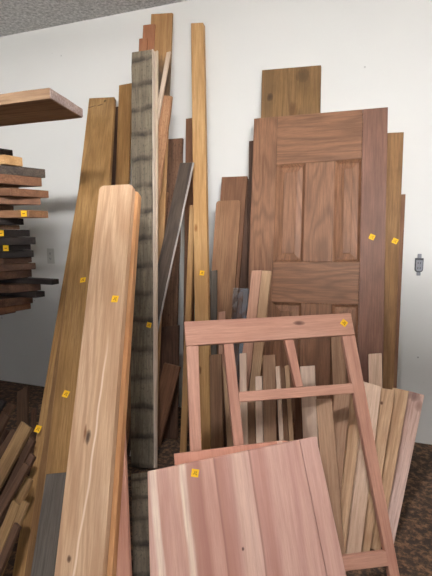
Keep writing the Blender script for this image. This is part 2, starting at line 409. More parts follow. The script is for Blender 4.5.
# panel door
A, B = .145, .52
fr = Frame(A, B)
tl, tr = on_plane((254, 118.5), A, B), on_plane((388, 107), A, B)
bl, br = on_plane((247, 300), A, B), on_plane((384.5, 330), A, B)
ax = ((tl - bl).normalized() + (tr - br).normalized()).normalized()
fr.ax = ax; fr.setup(); fr.o = (tl + tr) / 2; 
DT = .035
Wd = (tr - tl).dot(fr.x); 
low = min((fr.x * s * Wd / 2).z for s in (-1, 1)) + (fr.y * DT).z
fr.o = fr.o + ax * ((-low - fr.o.z) / ax.z)
door = empty('panel_door', fr.mw()); tag(door, 'old brown wooden door with raised panels leaning on the wall', 'door')
Hd = fr.loc((321, 113))[1]
zl, zr = fr.loc((254, 118.5))[1], fr.loc((388, 107))[1]
REP.append('DOOR W %.3f H %.3f zl %.2f zr %.2f' % (Wd, Hd, zl, zr))
def ztop(x): return zl + (zr - zl) * (x + Wd / 2) / Wd
lx = lambda p: fr.loc(p)[0]
xs = -Wd / 2, lx((275, 200)), lx((304, 215)), lx((334, 215)), lx((361, 200)), Wd / 2
zrail1 = fr.loc((304, 163))[1]; zmid1 = fr.loc((304, 262))[1]; zmid0 = fr.loc((304, 303))[1]
zb = .22
md, mk = M['door'], M['door_dk']
part_local('stile', door, fr, [(xs[0], 0), (xs[1], 0), (xs[1], ztop(xs[1])), (xs[0], ztop(xs[0]))], DT, M['door'])
stR = part_local('stile', door, fr, [(xs[4], 0), (xs[5], 0), (xs[5], ztop(xs[5])), (xs[4], ztop(xs[4]))], DT, mk)
gp = .0008
part_local('rail', door, fr, [(xs[1] + gp, zrail1), (xs[4] - gp, zrail1), (xs[4] - gp, ztop(xs[4])), (xs[1] + gp, ztop(xs[1]))], DT, md, .0006, True)
part_local('rail', door, fr, [(xs[1] + gp, zmid0), (xs[4] - gp, zmid0), (xs[4] - gp, zmid1), (xs[1] + gp, zmid1)], DT, md, .0006, True)
part_local('rail', door, fr, [(xs[1] + gp, 0), (xs[4] - gp, 0), (xs[4] - gp, zb), (xs[1] + gp, zb)], DT, md, .0006, True)
for (z0, z1) in ((zmid1, zrail1), (zb, zmid0)):
    part_local('mullion', door, fr, [(xs[2], z0 + gp), (xs[3], z0 + gp), (xs[3], z1 - gp), (xs[2], z1 - gp)], DT, md, .0006)
    for (xa, xb) in ((xs[1], xs[2]), (xs[3], xs[4])):
        # raised field on a sunk panel with a sloping border
        cx, cz = (xa + xb) / 2, (z0 + z1) / 2; hx, hz = (xb - xa) / 2 - .001, (z1 - z0) / 2 - .001
        bm = bmesh.new()
        def rect(ix, y): return [bm.verts.new(p) for p in ((-hx + ix, y, -hz + ix), (hx - ix, y, -hz + ix), (hx - ix, y, hz - ix), (-hx + ix, y, hz - ix))]
        loops = [rect(0, .001), rect(.012, .013), rect(.016, .016), rect(.048, .008), rect(.051, .005)]
        for a, b in zip(loops, loops[1:]):
            for i in range(4): bm.faces.new((a[i], a[(i + 1) % 4], b[(i + 1) % 4], b[i]))
        bm.faces.new(loops[-1])
        back = rect(0, .028)
        for i in range(4): bm.faces.new((loops[0][i], back[i], back[(i + 1) % 4], loops[0][(i + 1) % 4]))
        bm.faces.new(back)
        link('door_panel', bm, md, door, fr.mw() @ Matrix.Translation((cx, 0, cz)))
sticker(door, fr, ((372, 237), 25))

# ------------------------------------------------------------------ tall boards in the middle
def wd(*a, **k): return board('lumber_board', *a, group='boards leaning on the back wall', **k)
TALL = wd('tall narrow yellowish board standing nearly upright, tallest right of the grey planks', 'board',
   ((191, 23), (203, 22.5), (196, 440), (210.5, 440)), .235, .72, .036,
   knot_mat('tall_tan', (196, 146, 86), (150, 100, 52), (208, 162, 104), [((196, 228), .012, .03, (140, 90, 46)), ((200, 370), .012, .03, (110, 72, 44))], grain=.4, fine=.45, blotch=.15), stickers=[((202, 273), 10)])
wd('dark brown narrow board half hidden behind the tall yellowish board', 'board', ((186.5, 118.5), (195, 117.5), (182.5, 330), (194, 330)), .06, .36, .018, 'mahog')
wd('thin tan board rising just left of the cedar frame', 'board', ((189.5, 205), (195, 205), (177, 440), (189, 440)), .165, .64, .02, 'tan', wsel='top')
wd('dark rough brown board beside the diagonal dark plank', 'board', ((166.5, 139), (182, 138), (160, 300), (178, 300)), .05, .31, .02, 'dkrough', wob=.002)
wd('dark plank leaning diagonally with a pale right edge', 'board', ((182, 163), (191.5, 162), (157, 268), (171, 268)), .320, .780, .014, wsel='bot', mat=
   lambda f, W, L: wood('dark_pale_edge', (84, 72, 62), (44, 36, 30), (96, 84, 74), grain=.3, fine=.6, stripes=dict(w=W, stops=[(0, (92, 76, 64)), (.92, (206, 196, 186))]), blotch=.3, rough=.8))
wd('thin pale splintered slat in front of the dark rough board', 'board', ((163, 193), (168, 192), (156, 262), (161, 262)), .10, .37, .012, 'rough', wob=.001)
wd('wide brown board at the very top behind the grey planks', 'board', ((150.5, 14), (173, 12.5), (147.5, 110), (168, 110)), .25, .70, .016,
   lambda f, W, L: wood('brown_grey_lower', (176, 126, 74), (120, 80, 42), (186, 138, 86), grain=.35, fine=.45, ring=7, knots=[(0, f.loc((160, 84))[1], .3, f.loc((160, 55))[1] - f.loc((160, 84))[1], (92, 78, 64))], blotch=.15))
wd('reddish brown board stepped just below the tallest brown board', 'board', ((143, 25), (154.5, 23.5), (139, 110), (151, 110)), .273, .73, .016, 'red', wsel='top')
wd('small orange brown board end, lowest step left at the top of the cluster', 'board', ((139, 38.5), (147, 37.5), (136, 110), (144, 110)), .296, .758, .016, 'red', wsel='top')
wd('rough sawn orange slab tilting away to the right of the tall grey plank', 'board', ((161.5, 95), (172, 96), (149, 190), (159.5, 190)), .345, .805, .016, 'rough', wob=.003, wsel='top')
wd('pale sawn edge board tilting right behind the tall grey plank', 'board', ((166.5, 52), (170.5, 51), (154, 120), (158.5, 120)), .367, .828, .016, 'pale_edge', wsel='top')
wd('thin pointed slat tucked against the right side of the tall grey plank', 'board', ((153.5, 52), (157.5, 50), (153, 130), (157.5, 130)), .389, .850, .016, 'pale_edge', wsel='top')
BARN = board('barn_plank', 'tall weathered grey plank with dark bands across it', 'plank', ((131.5, 52), (152, 49), (131, 465), (153.5, 465)), .428, .888, .034,
   'barn', wob=.002, bev=.004, stickers=[((149, 325), 15)])
# the pale sawn right-hand edge of that plank is a part of it
f_, W_, L_ = FR[BARN.name]
link('sawn_edge', box(W_ / 2 - .002, W_ / 2 + .005, .003, .031, .004, L_ - .006, .001), M['edge_white'], BARN, f_.mw())['label'] = 'pale freshly sawn edge'
# second weathered plank lying on the floor in front of its foot
z0 = .001
pa, pb = on_z((131, 474), .03), on_z((133, 574), .03)
axv = (pa - pb); axv.z = 0; axv.normalize()
fx = Matrix.Identity(4); yv = Vector((0, 0, -1)); xv = yv.cross(axv)
for i, v in enumerate((xv, yv, axv)):
    for j in range(3): fx[j][i] = v[j]
oo = pb - axv * .02; oo.z = .032
fx.translation = oo
Lf = (pa - oo).dot(axv)
lay = link('barn_plank', prism(wobble_outline([(0.0, 0), (.16, 0), (.16, Lf), (0.0, Lf)], .002), .031, .003), M['barn'], None, fx)
tag(lay, 'dark banded plank lying on the floor at the foot of the tall grey plank', 'plank')

wd('dark board end in the shadowed gap right of the tall grey plank', 'board', ((161, 327), (179, 325), (160, 420), (177, 420)), .15, .50, .02, 'walnut')
wd('short brown board tilting left in the gap beside the tall grey plank', 'board', ((164, 363), (180, 367), (148, 431), (162, 431)), .36, .62, .02, 'mahog', wsel='top')

# ------------------------------------------------------------------ left cluster
S = 1.45
def lay_(a): return a, a + S
def oak_mat(fr, W, L):
    k1 = fr.loc((88, 437)); k2 = fr.loc((85, 433)); k3 = fr.loc((69, 559))
    s0, s1 = fr.loc((97, 420)), fr.loc((76, 560)); sl = (s0[0] - s1[0]) / (s0[1] - s1[1])
    return wood('front_oak', (202, 158, 116), (160, 110, 72), (212, 172, 134), grain=.4, fine=.4, ring=10, rough=.6, blotch=.1,
                knots=[k1 + (.012, .03, (60, 44, 36)), k2 + (.006, .035, (130, 84, 56)), k3 + (.009, .012, (90, 62, 44))],
                streaks=[(s1[0] - sl * s1[1], sl, .006, (244, 224, 200), .65, fr.loc((104, 380))[1])])
a, b = (.82, 2.0)
OAK = wd('wide pale oak board in the left foreground with a dark knot', 'board', ((99.5, 186), (133, 184), (54.5, 574), (102, 574)), a, b, .03, oak_mat, round_top=.022, stickers=[((115, 299), 10)])
a, b = (.78, 1.96)
wd('orange fir board with its edge showing right of the wide oak board', 'board', ((115, 193), (138, 191), (76, 574), (113, 574)), a, b, .03, 'fir', round_top=.02, wsel='avg')
a, b = (.316, 1.90)
wd('long honey brown board behind the pale oak board, cracked near its top', 'board', ((88.5, 98), (115, 97), (46, 474), (90, 474)), a, b, .03,
   lambda f, W, L: wood('honey_cracked', (168, 120, 62), (108, 72, 32), (180, 134, 78), grain=.42, fine=.5, ring=7, blotch=.25,
        knots=[f.loc((91, 107)) + (.05, .006, (60, 42, 24)), f.loc((100, 105)) + (.03, .008, (70, 48, 26)), f.loc((105, 101)) + (.012, .02, (70, 48, 26))]),
   stickers=[((83, 280), 5), ((66, 394), 25)])
a, b = (.270, 1.854)
wd('brown board whose left edge shows beside the long honey brown board', 'board', ((84, 160), (100, 160), (30, 540), (56, 540)), a, b, .02, 'honey2', stickers=[((38, 429), 20)], wsel='top')
a, b = (.238, 1.822)
wd('thin brown board outermost left in the leaning left group', 'board', ((82, 168), (96, 168), (18, 540), (42, 540)), a, b, .018, 'honey', wsel='top')
a, b = (.66, 1.945)
wd('short slate grey board at the bottom between brown and pale boards', 'board', ((48, 474), (67, 472), (28, 574), (58, 574)), a, b, .022, 'slate')
wd('narrow honey board standing just left of the tall grey plank', 'board', ((120, 85), (130.5, 83), (114, 190), (129, 190)), .12, .46, .022, 'honey')
wd('dark brown board in the gap behind two honey coloured boards', 'board', ((111, 108), (119, 106), (106, 190), (117, 190)), .085, .42, .018, 'walnut')
a, b = (.74, 1.92)
wd('narrow pink cedar board low down right of the orange board', 'board', ((104, 385), (121, 385), (106, 574), (130.5, 574)), a, b, .02, 'cedar', wsel='avg')

# scrap sticks at the bottom left, under the rack
def scrap(label, q, A, B, m, t=.018): board('scrap_stick', label, 'scrap wood', q, A, B, t, m, group='scrap sticks heaped in the lower left corner', wsel='top')
scrap('tan scrap stick, the widest and lightest leaning in the lower left corner', ((21, 421), (31, 428), (-12, 478), (0, 490)), 0.4, 1.8, 'scrap')
scrap('dark upright scrap board, topmost of the lower left heap', ((17, 392), (27, 386), (16, 430), (27, 430)), 0.15, 1.35, 'scrap_dk')
scrap('reddish dark scrap stick just below the widest tan scrap', ((30, 436), (34, 441), (-5, 505), (1, 510)), 0.45, 1.85, 'scrap_dk')
scrap('thin dark scrap stick, third down beside the left leaning boards', ((30, 452), (34, 457), (-5, 522), (1, 527)), 0.5, 1.9, 'walnut')
scrap('lower tan scrap stick touching the left leaning boards', ((24, 474), (31, 480), (-3, 532), (6, 540)), 0.5, 1.95, 'scrap')
scrap('lowest dark scrap stick at the bottom left edge', ((14, 522), (19, 527), (-6, 565), (2, 570)), 0.55, 2.05, 'scrap_dk')
scrap('dark scrap stick against the wall at the far left edge', ((9, 402), (15, 405), (-20, 440), (-13, 446)), 0.2, 1.4, 'scrap_dk')
scrap('black scrap stick beside the dark upright scrap board', ((-1, 398), (5, 401), (-26, 440), (-19, 444)), 0.25, 1.45, 'black')
scrap('small dark offcut wedged behind the sticker of the left brown board', ((31, 408), (35, 408), (29, 440), (34, 440)), 0.05, 1.25, 'walnut')

for lab, q, A, B, m in (
    ('brown scrap stick in the lower left heap, between the two tan scraps', ((24, 462), (29, 466), (-8, 515), (-1, 520)), .57, 2.0, 'scrap_dk'),
    ('tan scrap lath running to the bottom left corner', ((12, 500), (20, 505), (-8, 545), (2, 552)), .52, 2.0, 'scrap'),
    ('brown scrap lath beside the foot of the outermost left board', ((22, 500), (27, 503), (-2, 560), (5, 565)), .53, 2.02, 'scrap'),
    ('dark scrap lath low at the far left edge of the heap', ((-2, 470), (5, 474), (-24, 515), (-15, 520)), .33, 1.70, 'walnut'),
    ('blackish scrap stick behind the widest tan scrap', ((12, 428), (17, 432), (-14, 468), (-8, 472)), .34, 1.66, 'scrap_dk'),
    ('dark wide scrap board low in the left heap under the tan scraps', ((6, 452), (18, 458), (-22, 505), (-8, 512)), .36, 1.60, 'scrap_dk'),
    ('dark scrap board flat behind the heap at the far left edge', ((-4, 425), (8, 430), (-26, 470), (-12, 476)), .26, 1.42, 'walnut'),
    ('mid brown scrap stick behind the upright dark scrap board', ((3, 412), (9, 416), (-18, 452), (-11, 456)), .30, 1.52, 'scrap_dk'),
    ):
    scrap(lab, q, A, B, m)

# ------------------------------------------------------------------ sticks behind the frame
def stick(label, q, m, A=.27, B=.86, t=.016, **k): board('wood_stick', label, 'stick', q, A, B, t, m, group='sticks standing behind the cedar frame', **k)
# bundle in clear plastic
A, B = .20, .56
fr = Frame(A, B); q = [on_plane(p, A, B) for p in ((233, 289), (249, 287), (228, 345), (245, 345))]
mt, mb = (q[0] + q[1]) / 2, (q[2] + q[3]) / 2
fr.ax = (mt - mb).normalized(); fr.setup(); W = (q[1] - q[0]).dot(fr.x); T = .036
low = min((fr.x * s * W / 2).z for s in (-1, 1)) + (fr.y * T).z
fr.o = mb + fr.ax * ((-low - mb.z) / fr.ax.z); L = (mt - fr.o).dot(fr.ax)
bun = empty('wrapped_bundle', fr.mw()); tag(bun, 'bundle of dark sticks wrapped in clear shiny plastic', 'bundle')
for i in range(3):
    x0 = -W / 2 + .006 + i * (W - .012) / 3
    link('slat', box(x0, x0 + (W - .012) / 3 - .002, .006, T - .006, .004, L - .01 - .012 * (i % 2), .002), M[('walnut', 'dkrough', 'walnut')[i]], bun, fr.mw())
w = NT('clear_plastic'); gl = w.n('BsdfGlossy'); gl.inputs['Roughness'].default_value = .18; tr_ = w.n('BsdfTransparent'); tr_.inputs[0].default_value = (.92, .93, .95, 1)
mx = w.n('MixShader'); nz = w.n('TexNoise'); nz.inputs['Scale'].default_value = 40; tc = w.n('TexCoord'); w.l(tc.outputs['Object'], nz.inputs[0])
bp = w.n('Bump'); bp.inputs['Strength'].default_value = .9; w.l(nz.outputs[0], bp.inputs['Height']); w.l(bp.outputs[0], gl.inputs['Normal'])
mx.inputs[0].default_value = .2; w.l(tr_.outputs[0], mx.inputs[1]); w.l(gl.outputs[0], mx.inputs[2]); w.l(mx.outputs[0], w.t.nodes['Material Output'].inputs[0])
bm = bmesh.new(); N = 26; ringv = []
for k in range(N + 1):
    z = L * k / N; j = [RND.uniform(-.002, .002) for _ in range(8)]
    pts = [(-W / 2, .004), (-W / 6, 0), (W / 6, .0), (W / 2, .004), (W / 2, T - .004), (W / 6, T), (-W / 6, T), (-W / 2, T - .004)]
    ringv.append([bm.verts.new((x + j[i], max(.0, y + j[i]), z)) for i, (x, y) in enumerate(pts)])
for a, b in zip(ringv, ringv[1:]):
    for i in range(8): bm.faces.new((a[i], a[(i + 1) % 8], b[(i + 1) % 8], b[i]))
bm.faces.new(ringv[-1]); bm.faces.new(ringv[0][::-1])
link('plastic_wrap', bm, w.m, bun, fr.mw())['label'] = 'clear shiny plastic wrap'

stick('greyish thin strip just right of the tall yellowish board', ((210.5, 271), (216.5, 270), (210, 340), (216.5, 340)), 'slate', .17, .53)
stick('short pinkish stick top between the grey strip and the wrapped bundle', ((218.5, 312), (225, 311), (218.5, 345), (225, 345)), 'rosy', .14, .485, .012)
stick('pinkish flat stick, left of the pair in front of the door', ((252, 270.5), (261.5, 270), (243, 345), (253.5, 345)), 'rosy', .215, .62, .024)
stick('tan flat stick, right of the pair in front of the door', ((262, 270.5), (271, 271), (253.8, 345), (263.5, 345)), 'stick_tan', .215, .62, .024)
stick('pale square stick, tallest in the gap right of the frame centre post', ((239.3, 353.5), (246, 353), (240.5, 438), (247.5, 438)), 'stick')
stick('pale narrow stick, the shorter standing mid gap', ((255.3, 376.5), (261.8, 376), (256, 438), (263, 438)), 'stick')
stick('wide brown stick behind the frame crossbar', ((262.5, 355.5), (275, 354.5), (263.5, 438), (276.5, 438)), 'olive')
stick('thin pale edged stick right of the wide brown stick', ((275.3, 366.5), (279.5, 366), (279, 438), (283.5, 438)), 'stick')
stick('dark brown stick squeezed beside the thin pale edged stick', ((280, 368), (284.3, 367.5), (284, 438), (288.6, 438)), 'stick_brn', .25, .84)
stick('tan round edged stick left of the frame small upright', ((284.6, 366), (288.6, 365), (289, 438), (293.6, 438)), 'stick_tan')
stick('wide whitish stick with a ragged top right of the frame small upright', ((300, 366.5), (314.6, 365.5), (303, 436), (317.5, 436)), 'stick', .27, .86, .02)
stick('short brown stick behind the pale square stick', ((246.5, 403), (254, 402.5), (247.5, 438), (255.3, 438)), 'stick_brn', .25, .84)
stick('long pinkish stick behind the frame centre post', ((222.8, 367.5), (227.8, 366.5), (226.5, 438), (232, 438)), 'stick_tan')
stick('greyish tan slat behind the right corner of the frame', ((331, 330), (344, 329), (333, 395), (347, 395)), 'olive', .15, .62, .016)
stick('grey brown stick close to the frame left post', ((209.5, 355), (221, 354), (210.5, 438), (223, 438)), 'stick_brn', .20, .74)
stick('dark red brown stick behind the whitish ragged stick', ((293.8, 372), (301, 371), (295.5, 436), (303, 436)), 'mahog', .22, .80)
stick('pale stick rising alone behind the fanned boards', ((368.5, 354), (381.5, 353), (369, 400), (383, 400)), 'fan_pale', .05, .64, .02, round_top=.006)
stick('olive tan flat board low between frame and pink panel', ((315.5, 399), (331.5, 398.5), (324, 510), (341, 510)), 'olive', .64, 1.40, .014)

# fanned thin boards on the right
FB = 1.36
fan = [
    ('olive_tan', 'tan fanned board, leftmost and mostly behind the frame', ((335, 391), (351, 391), (316, 540), (338, 540)), 'olive'),
    ('x', 'tan fanned board showing just left of the frame right post', ((349, 388), (365, 386), (326, 545), (348, 545)), 'fan'),
    ('x', 'pale fanned board with its top corner at the frame right post', ((362, 381), (381.5, 387), (339, 548), (361, 548)), 'fan_pale'),
    ('x', 'tan fanned board with a small knot near its top', ((380.5, 388), (395, 390), (352, 548), (372, 548)), 'knot'),
    ('x', 'smooth tan fanned board second from the right', ((393, 387.5), (409, 391), (362, 547), (382, 547)), 'fan'),
    ('x', 'pinkish grey fanned board furthest right with a stained top', ((408, 390.5), (424.5, 395), (374, 544), (394.5, 544)), 'stain'),
]
for i, (_, lab, q, m) in enumerate(fan):
    bb = FB - .062 * i; aa = bb - 1.25
    if m == 'knot': m = knot_mat('fan_knot', (204, 160, 118), (152, 106, 70), (214, 174, 134), [((377.5 + 4, 403), .008, .01, (90, 56, 36))], grain=.45, fine=.5, ring=8)
    elif m == 'stain': m = knot_mat('fan_stain', (214, 174, 154), (160, 112, 96), (222, 188, 172), [((414, 396), .03, .03, (134, 104, 96)), ((419, 406), .02, .03, (160, 124, 112))], grain=.35, fine=.5, ring=8, rough=.8)
    board('fanned_board', lab, 'board', q, aa, bb, .012, m, group='thin boards fanned out on the right', wsel='top')

# ------------------------------------------------------------------ cedar screen-door frame
PSI = 28.
A, B = .394, 1.294
fr = Frame(A, B, psi=PSI)
TF = .026
lt = on_plane((184, 321.5), A, B, PSI); rt = on_plane((351, 313), A, B, PSI)
rb = on_plane((400, 576), A, B, PSI)
fr.ax = (rt - rb).normalized(); fr.setup()
# stand the frame on the floor
low_z = (fr.y * TF).z
def down(p, q):   # follow the line p->q (local) to the floor
    (x0, z0), (x1, z1) = fr.loc(p), fr.loc(q)
    f = lambda x, z: (fr.o + fr.x * x + fr.ax * z).z + low_z
    k = f(x0, z0) / (f(x0, z0) - f(x1, z1))
    return (x0 + (x1 - x0) * k, z0 + (z1 - z0) * k)
c0 = down((353, 335), (400, 576)); fr.o = fr.o + fr.x * c0[0] + fr.ax * c0[1]
frame = empty('screen_door_frame', fr.mw()); tag(frame, 'open pink cedar screen door frame with crossbars standing in front of the sticks', 'frame')
P = lambda p: fr.loc(p)
mc = M['cedar']
kn = [(0, 0)]
x, z = P((299, 323)); xl, zl_ = P((184, 333)); xr, zr_ = P((353, 324)); cx = (xl + xr) / 2
tp = [P((184, 321.5)), P((186, 346)), P((355, 334.5)), P((351, 313))]
ccx = sum(p[0] for p in tp) / 4; ccz = sum(p[1] for p in tp) / 4
mtop = wood('cedar_top_rail', (194, 134, 108), (150, 92, 72), (204, 148, 122), grain=.3, fine=.4, ring=7, knots=[(-(z - ccz), x - ccx, .012, .03, (92, 58, 48))], blotch=.15)
part_local('top_rail', frame, fr, tp, TF, mtop, 0, True)
e = .0006
part_local('stile', frame, fr, [P((186.3, 346.3)), P((198.5, 345.5)), down((198.5, 345.5), (201.5, 450)), down((186, 346), (190, 450))], TF, mc, e)
part_local('stile', frame, fr, [P((342.5, 335.8)), P((355.2, 335)), down((355, 335), (400, 576)), down((342.5, 335.8), (386.5, 557))], TF, mc, e)
part_local('middle_stile', frame, fr, [P((223.5, 343.9)), P((233.5, 343.2)), down((233.5, 343), (244, 443)), down((223.5, 343.5), (234, 445))], TF, mc, e)
part_local('crossbar', frame, fr, [P((238.5, 391.8)), P((355, 383)), P((356.5, 393)), P((239.7, 402.3))], TF, mc, 2 * e, True)
part_local('muntin', frame, fr, [P((284.8, 339.8)), P((293.5, 339.2)), P((303.5, 386.6)), P((296, 387.2))], TF, mc, e)
xA = P((343, 557)); xB = P((388, 551)); xC = P((391, 566)); xD = P((343, 572))
# bottom rail runs from the left stile to the right stile
def ext(p, q, px):   # extend local line to the left stile
    k = (px - q[0]) / (p[0] - q[0]); return (px, q[1] + (p[1] - q[1]) * k)
lx_ = P((201.5, 450))[0] + .005
part_local('bottom_rail', frame, fr, [ext(xA, xB, lx_), xB, xC, ext(xD, xC, lx_)], TF, mc, 2 * e, True)
sticker(frame, fr, ((344, 323), 45, .026))
REP.append('FRAME top %s rt %s lt-rt %.3f  foot %s' % (tuple(round(v, 2) for v in lt), tuple(round(v, 2) for v in rt), (rt - lt).length, tuple(round(v, 2) for v in fr.o)))

# ------------------------------------------------------------------ the two pink panels in front
A, B = .431, 1.331
fr = Frame(A, B, psi=PSI); T = .026
tl, tr2 = P((174, 454)), P((292, 439.5))
r0 = on_plane((174, 454), A, B, PSI); r1 = on_plane((292, 439.5), A, B, PSI)
xdir = (r1 - r0).normalized(); fr.setup()
fr.ax = (xdir.cross(fr.y)).normalized(); fr.setup()
fr.o = r0; W2 = (r1 - r0).length
low = min(0, (fr.x * W2).z) + (fr.y * T).z
h = (r0.z + low) / fr.ax.z
fr.o = r0 - fr.ax * h
bpan = link('cedar_panel', prism([(0, 0), (W2, 0), (W2, h - .012), (W2 - .03, h), (0, h)], T, .002),
     wood('cedar_back_panel', (206, 142, 116), (170, 100, 78), (214, 156, 130), grain=.3, fine=.35, ring=6, stripes=dict(w=W2 * 2, stops=[(0, (204, 138, 112)), (.93, (230, 192, 166)), (.955, (206, 146, 122))]), blotch=.15), None, fr.mw())
tag(bpan, 'pink cedar panel whose top edge shows behind the front striped panel', 'panel')

A, B = .468, 1.368
fr = Frame(A, B, psi=PSI); T = .027
c = [on_plane(p, A, B, PSI) for p in ((147.5, 472), (316.5, 436.5), (150, 576), (346.5, 576))]
ax = (((c[0] - c[2]).normalized() + (c[1] - c[3]).normalized())).normalized()
fr.ax = ax; fr.setup(); fr.o = (c[0] + c[1]) / 2
def L2(p): return fr.loc(p)
def floor_on(p, q):
    (x0, z0), (x1, z1) = fr.loc(p), fr.loc(q)
    f = lambda x, z: (fr.o + fr.x * x + fr.ax * z).z + (fr.y * T).z
    k = f(x0, z0) / (f(x0, z0) - f(x1, z1)); return (x0 + (x1 - x0) * k, z0 + (z1 - z0) * k)
bL = floor_on((147.5, 472), (150, 576)); bR = floor_on((316.5, 436.5), (346.5, 576))
jT, jB = L2((299.5, 440)), floor_on((299.5, 440), (327, 576))
org = fr.o + fr.x * ((bL[0] + bR[0]) / 2) + fr.ax * ((bL[1] + bR[1]) / 2)
dx = (bL[0] + bR[0]) / 2; dz = (bL[1] + bR[1]) / 2
fr.o = org
sft = lambda p: (p[0] - dx, p[1] - dz)
bL, bR, jT, jB = map(sft, (bL, bR, jT, jB)); tL, tR = L2((147.5, 472)), L2((316.5, 436.5))
REP.append('F1 tl %s tr %s bl %s br %s' % tuple(tuple(round(v, 2) for v in q) for q in (tL, tR, bL, bR)))
panel = empty('striped_panel', fr.mw()); tag(panel, 'striped pink cedar panel of glued boards, frontmost at the bottom', 'panel')
pts = [bL, (jB[0] - .0008, jB[1]), (jT[0] - .0008, jT[1]), tL]
ccx = sum(p[0] for p in pts) / 4; ccz = sum(p[1] for p in pts) / 4
# stripes follow photo columns along a mid line
def u_at(px, py): return L2((px, py))[0] - ccx
WW = 1.0
cols = [(147, (216, 166, 146)), (152, (218, 170, 150)), (154, (240, 216, 192)), (159, (238, 212, 188)), (161, (206, 154, 134)), (176, (216, 168, 146)), (183, (210, 160, 138)), (185.5, (240, 220, 196)), (190, (232, 204, 180)), (192, (192, 138, 118)), (204, (178, 122, 106)), (209, (214, 164, 142)), (220, (208, 156, 136)), (221.2, (150, 98, 84)), (222.5, (186, 130, 112)), (233, (198, 144, 126)), (243, (222, 180, 158)), (257, (224, 182, 162)), (258, (160, 108, 94)), (259.5, (206, 152, 134)), (270, (196, 140, 122)), (279, (216, 168, 150)), (292, (212, 162, 144))]
stops = [(0, cols[0][1])] + [(u_at(px, 520) / WW + .5, cc) for px, cc in cols[1:]]
kA = L2((243, 549)); kB = L2((250, 500))
pm = wood('striped_cedar', (206, 146, 126), (168, 104, 88), (214, 158, 138), grain=.25, fine=.3, ring=7, rough=.55, blotch=.12,
          stripes=dict(w=WW, stops=stops, wob=.02, interp='LINEAR'), knots=[(kA[0] - ccx, kA[1] - ccz, .005, .007, (70, 40, 36))])
part_local('glued_boards', panel, fr, pts, T, pm, 0)
pr = [(jB[0] + .0008, jB[1]), bR, tR, (jT[0] + .0008, jT[1])]
part_local('edge_board', panel, fr, pr, T, M['pinkw'], 0, label='plain pink board along the right edge')
sticker(panel, fr, ((195, 473), 15, .026))

# ------------------------------------------------------------------ lumber rack at the left (its posts stand left of the frame)
for xx in (-2.66, -3.35):
    r = empty('lumber_rack_post', Matrix.Translation((xx, -.66, 0)))
    tag(r, 'grey steel rack post holding the stacked lumber' if xx > -3 else 'grey steel rack post near the left wall', 'rack')
    link('post', box(-.03, .03, -.03, .03, 0, 2.3, .003), M['steel'], r, Matrix.Translation((xx, -.66, 0)))
    for z in (on_y((20, 312), 1.05).z - .0455, 1.80):
        link('arm', box(-.02, .02, -.78, -.031, z, z + .045, .003), M['steel'], r, Matrix.Translation((xx, -.66, 0)))
def rack_board(label, px_end, py, z0, z1, dn, wdt, m, yaw=0, st=None, skew=0., name='rack_board'):
    # far right corner is what shows furthest right in the photo
    p = on_y((px_end, py), dn - wdt)
    xe = p.x; L = xe + 3.42
    bm = bmesh.new()
    # local Z along the length, X across, Y up-ish (thickness)
    T = z1 - z0 - .0012
    poly = [(0, 0), (wdt, 0), (wdt, L), (0, L - skew)]
    bm = prism(wobble_outline(poly, .0015), T, .002)
    # local x -> world +y, local y -> world z ... choose Z=+x, X=+y, Y=Z x X = x cross y = +z
    mw = Matrix(((0, 0, 1, -3.42), (1, 0, 0, -dn), (0, 1, 0, z0), (0, 0, 0, 1)))
    mw = Matrix.Translation((xe, -dn + wdt, 0)) @ Matrix.Rotation(math.radians(yaw), 4, 'Z') @ Matrix.Translation((-xe, dn - wdt, 0)) @ mw
    o = link(name, bm, M[m], None, mw); tag(o, label, 'board', 'boards stacked on the wall rack')
    if st:
        q = on_y(st, dn); bm = bmesh.new(); h = .017
        box_into(bm, -h, h, -.001, .0005, -h * .85, h * .85, 0)
        box_into(bm, -.008, .008, -.0016, -.0008, -.003, .002, 1)
        s = link('price_sticker', bm, [M['yellow'], M['ink']], o, Matrix.Translation((q.x, -dn - .0006, (z0 + z1) / 2)))
        s['label'] = 'small square yellow price sticker'
    return o
DN = 1.20
def zpx(py, x=20, d=1.05): return on_y((x, py), d).z
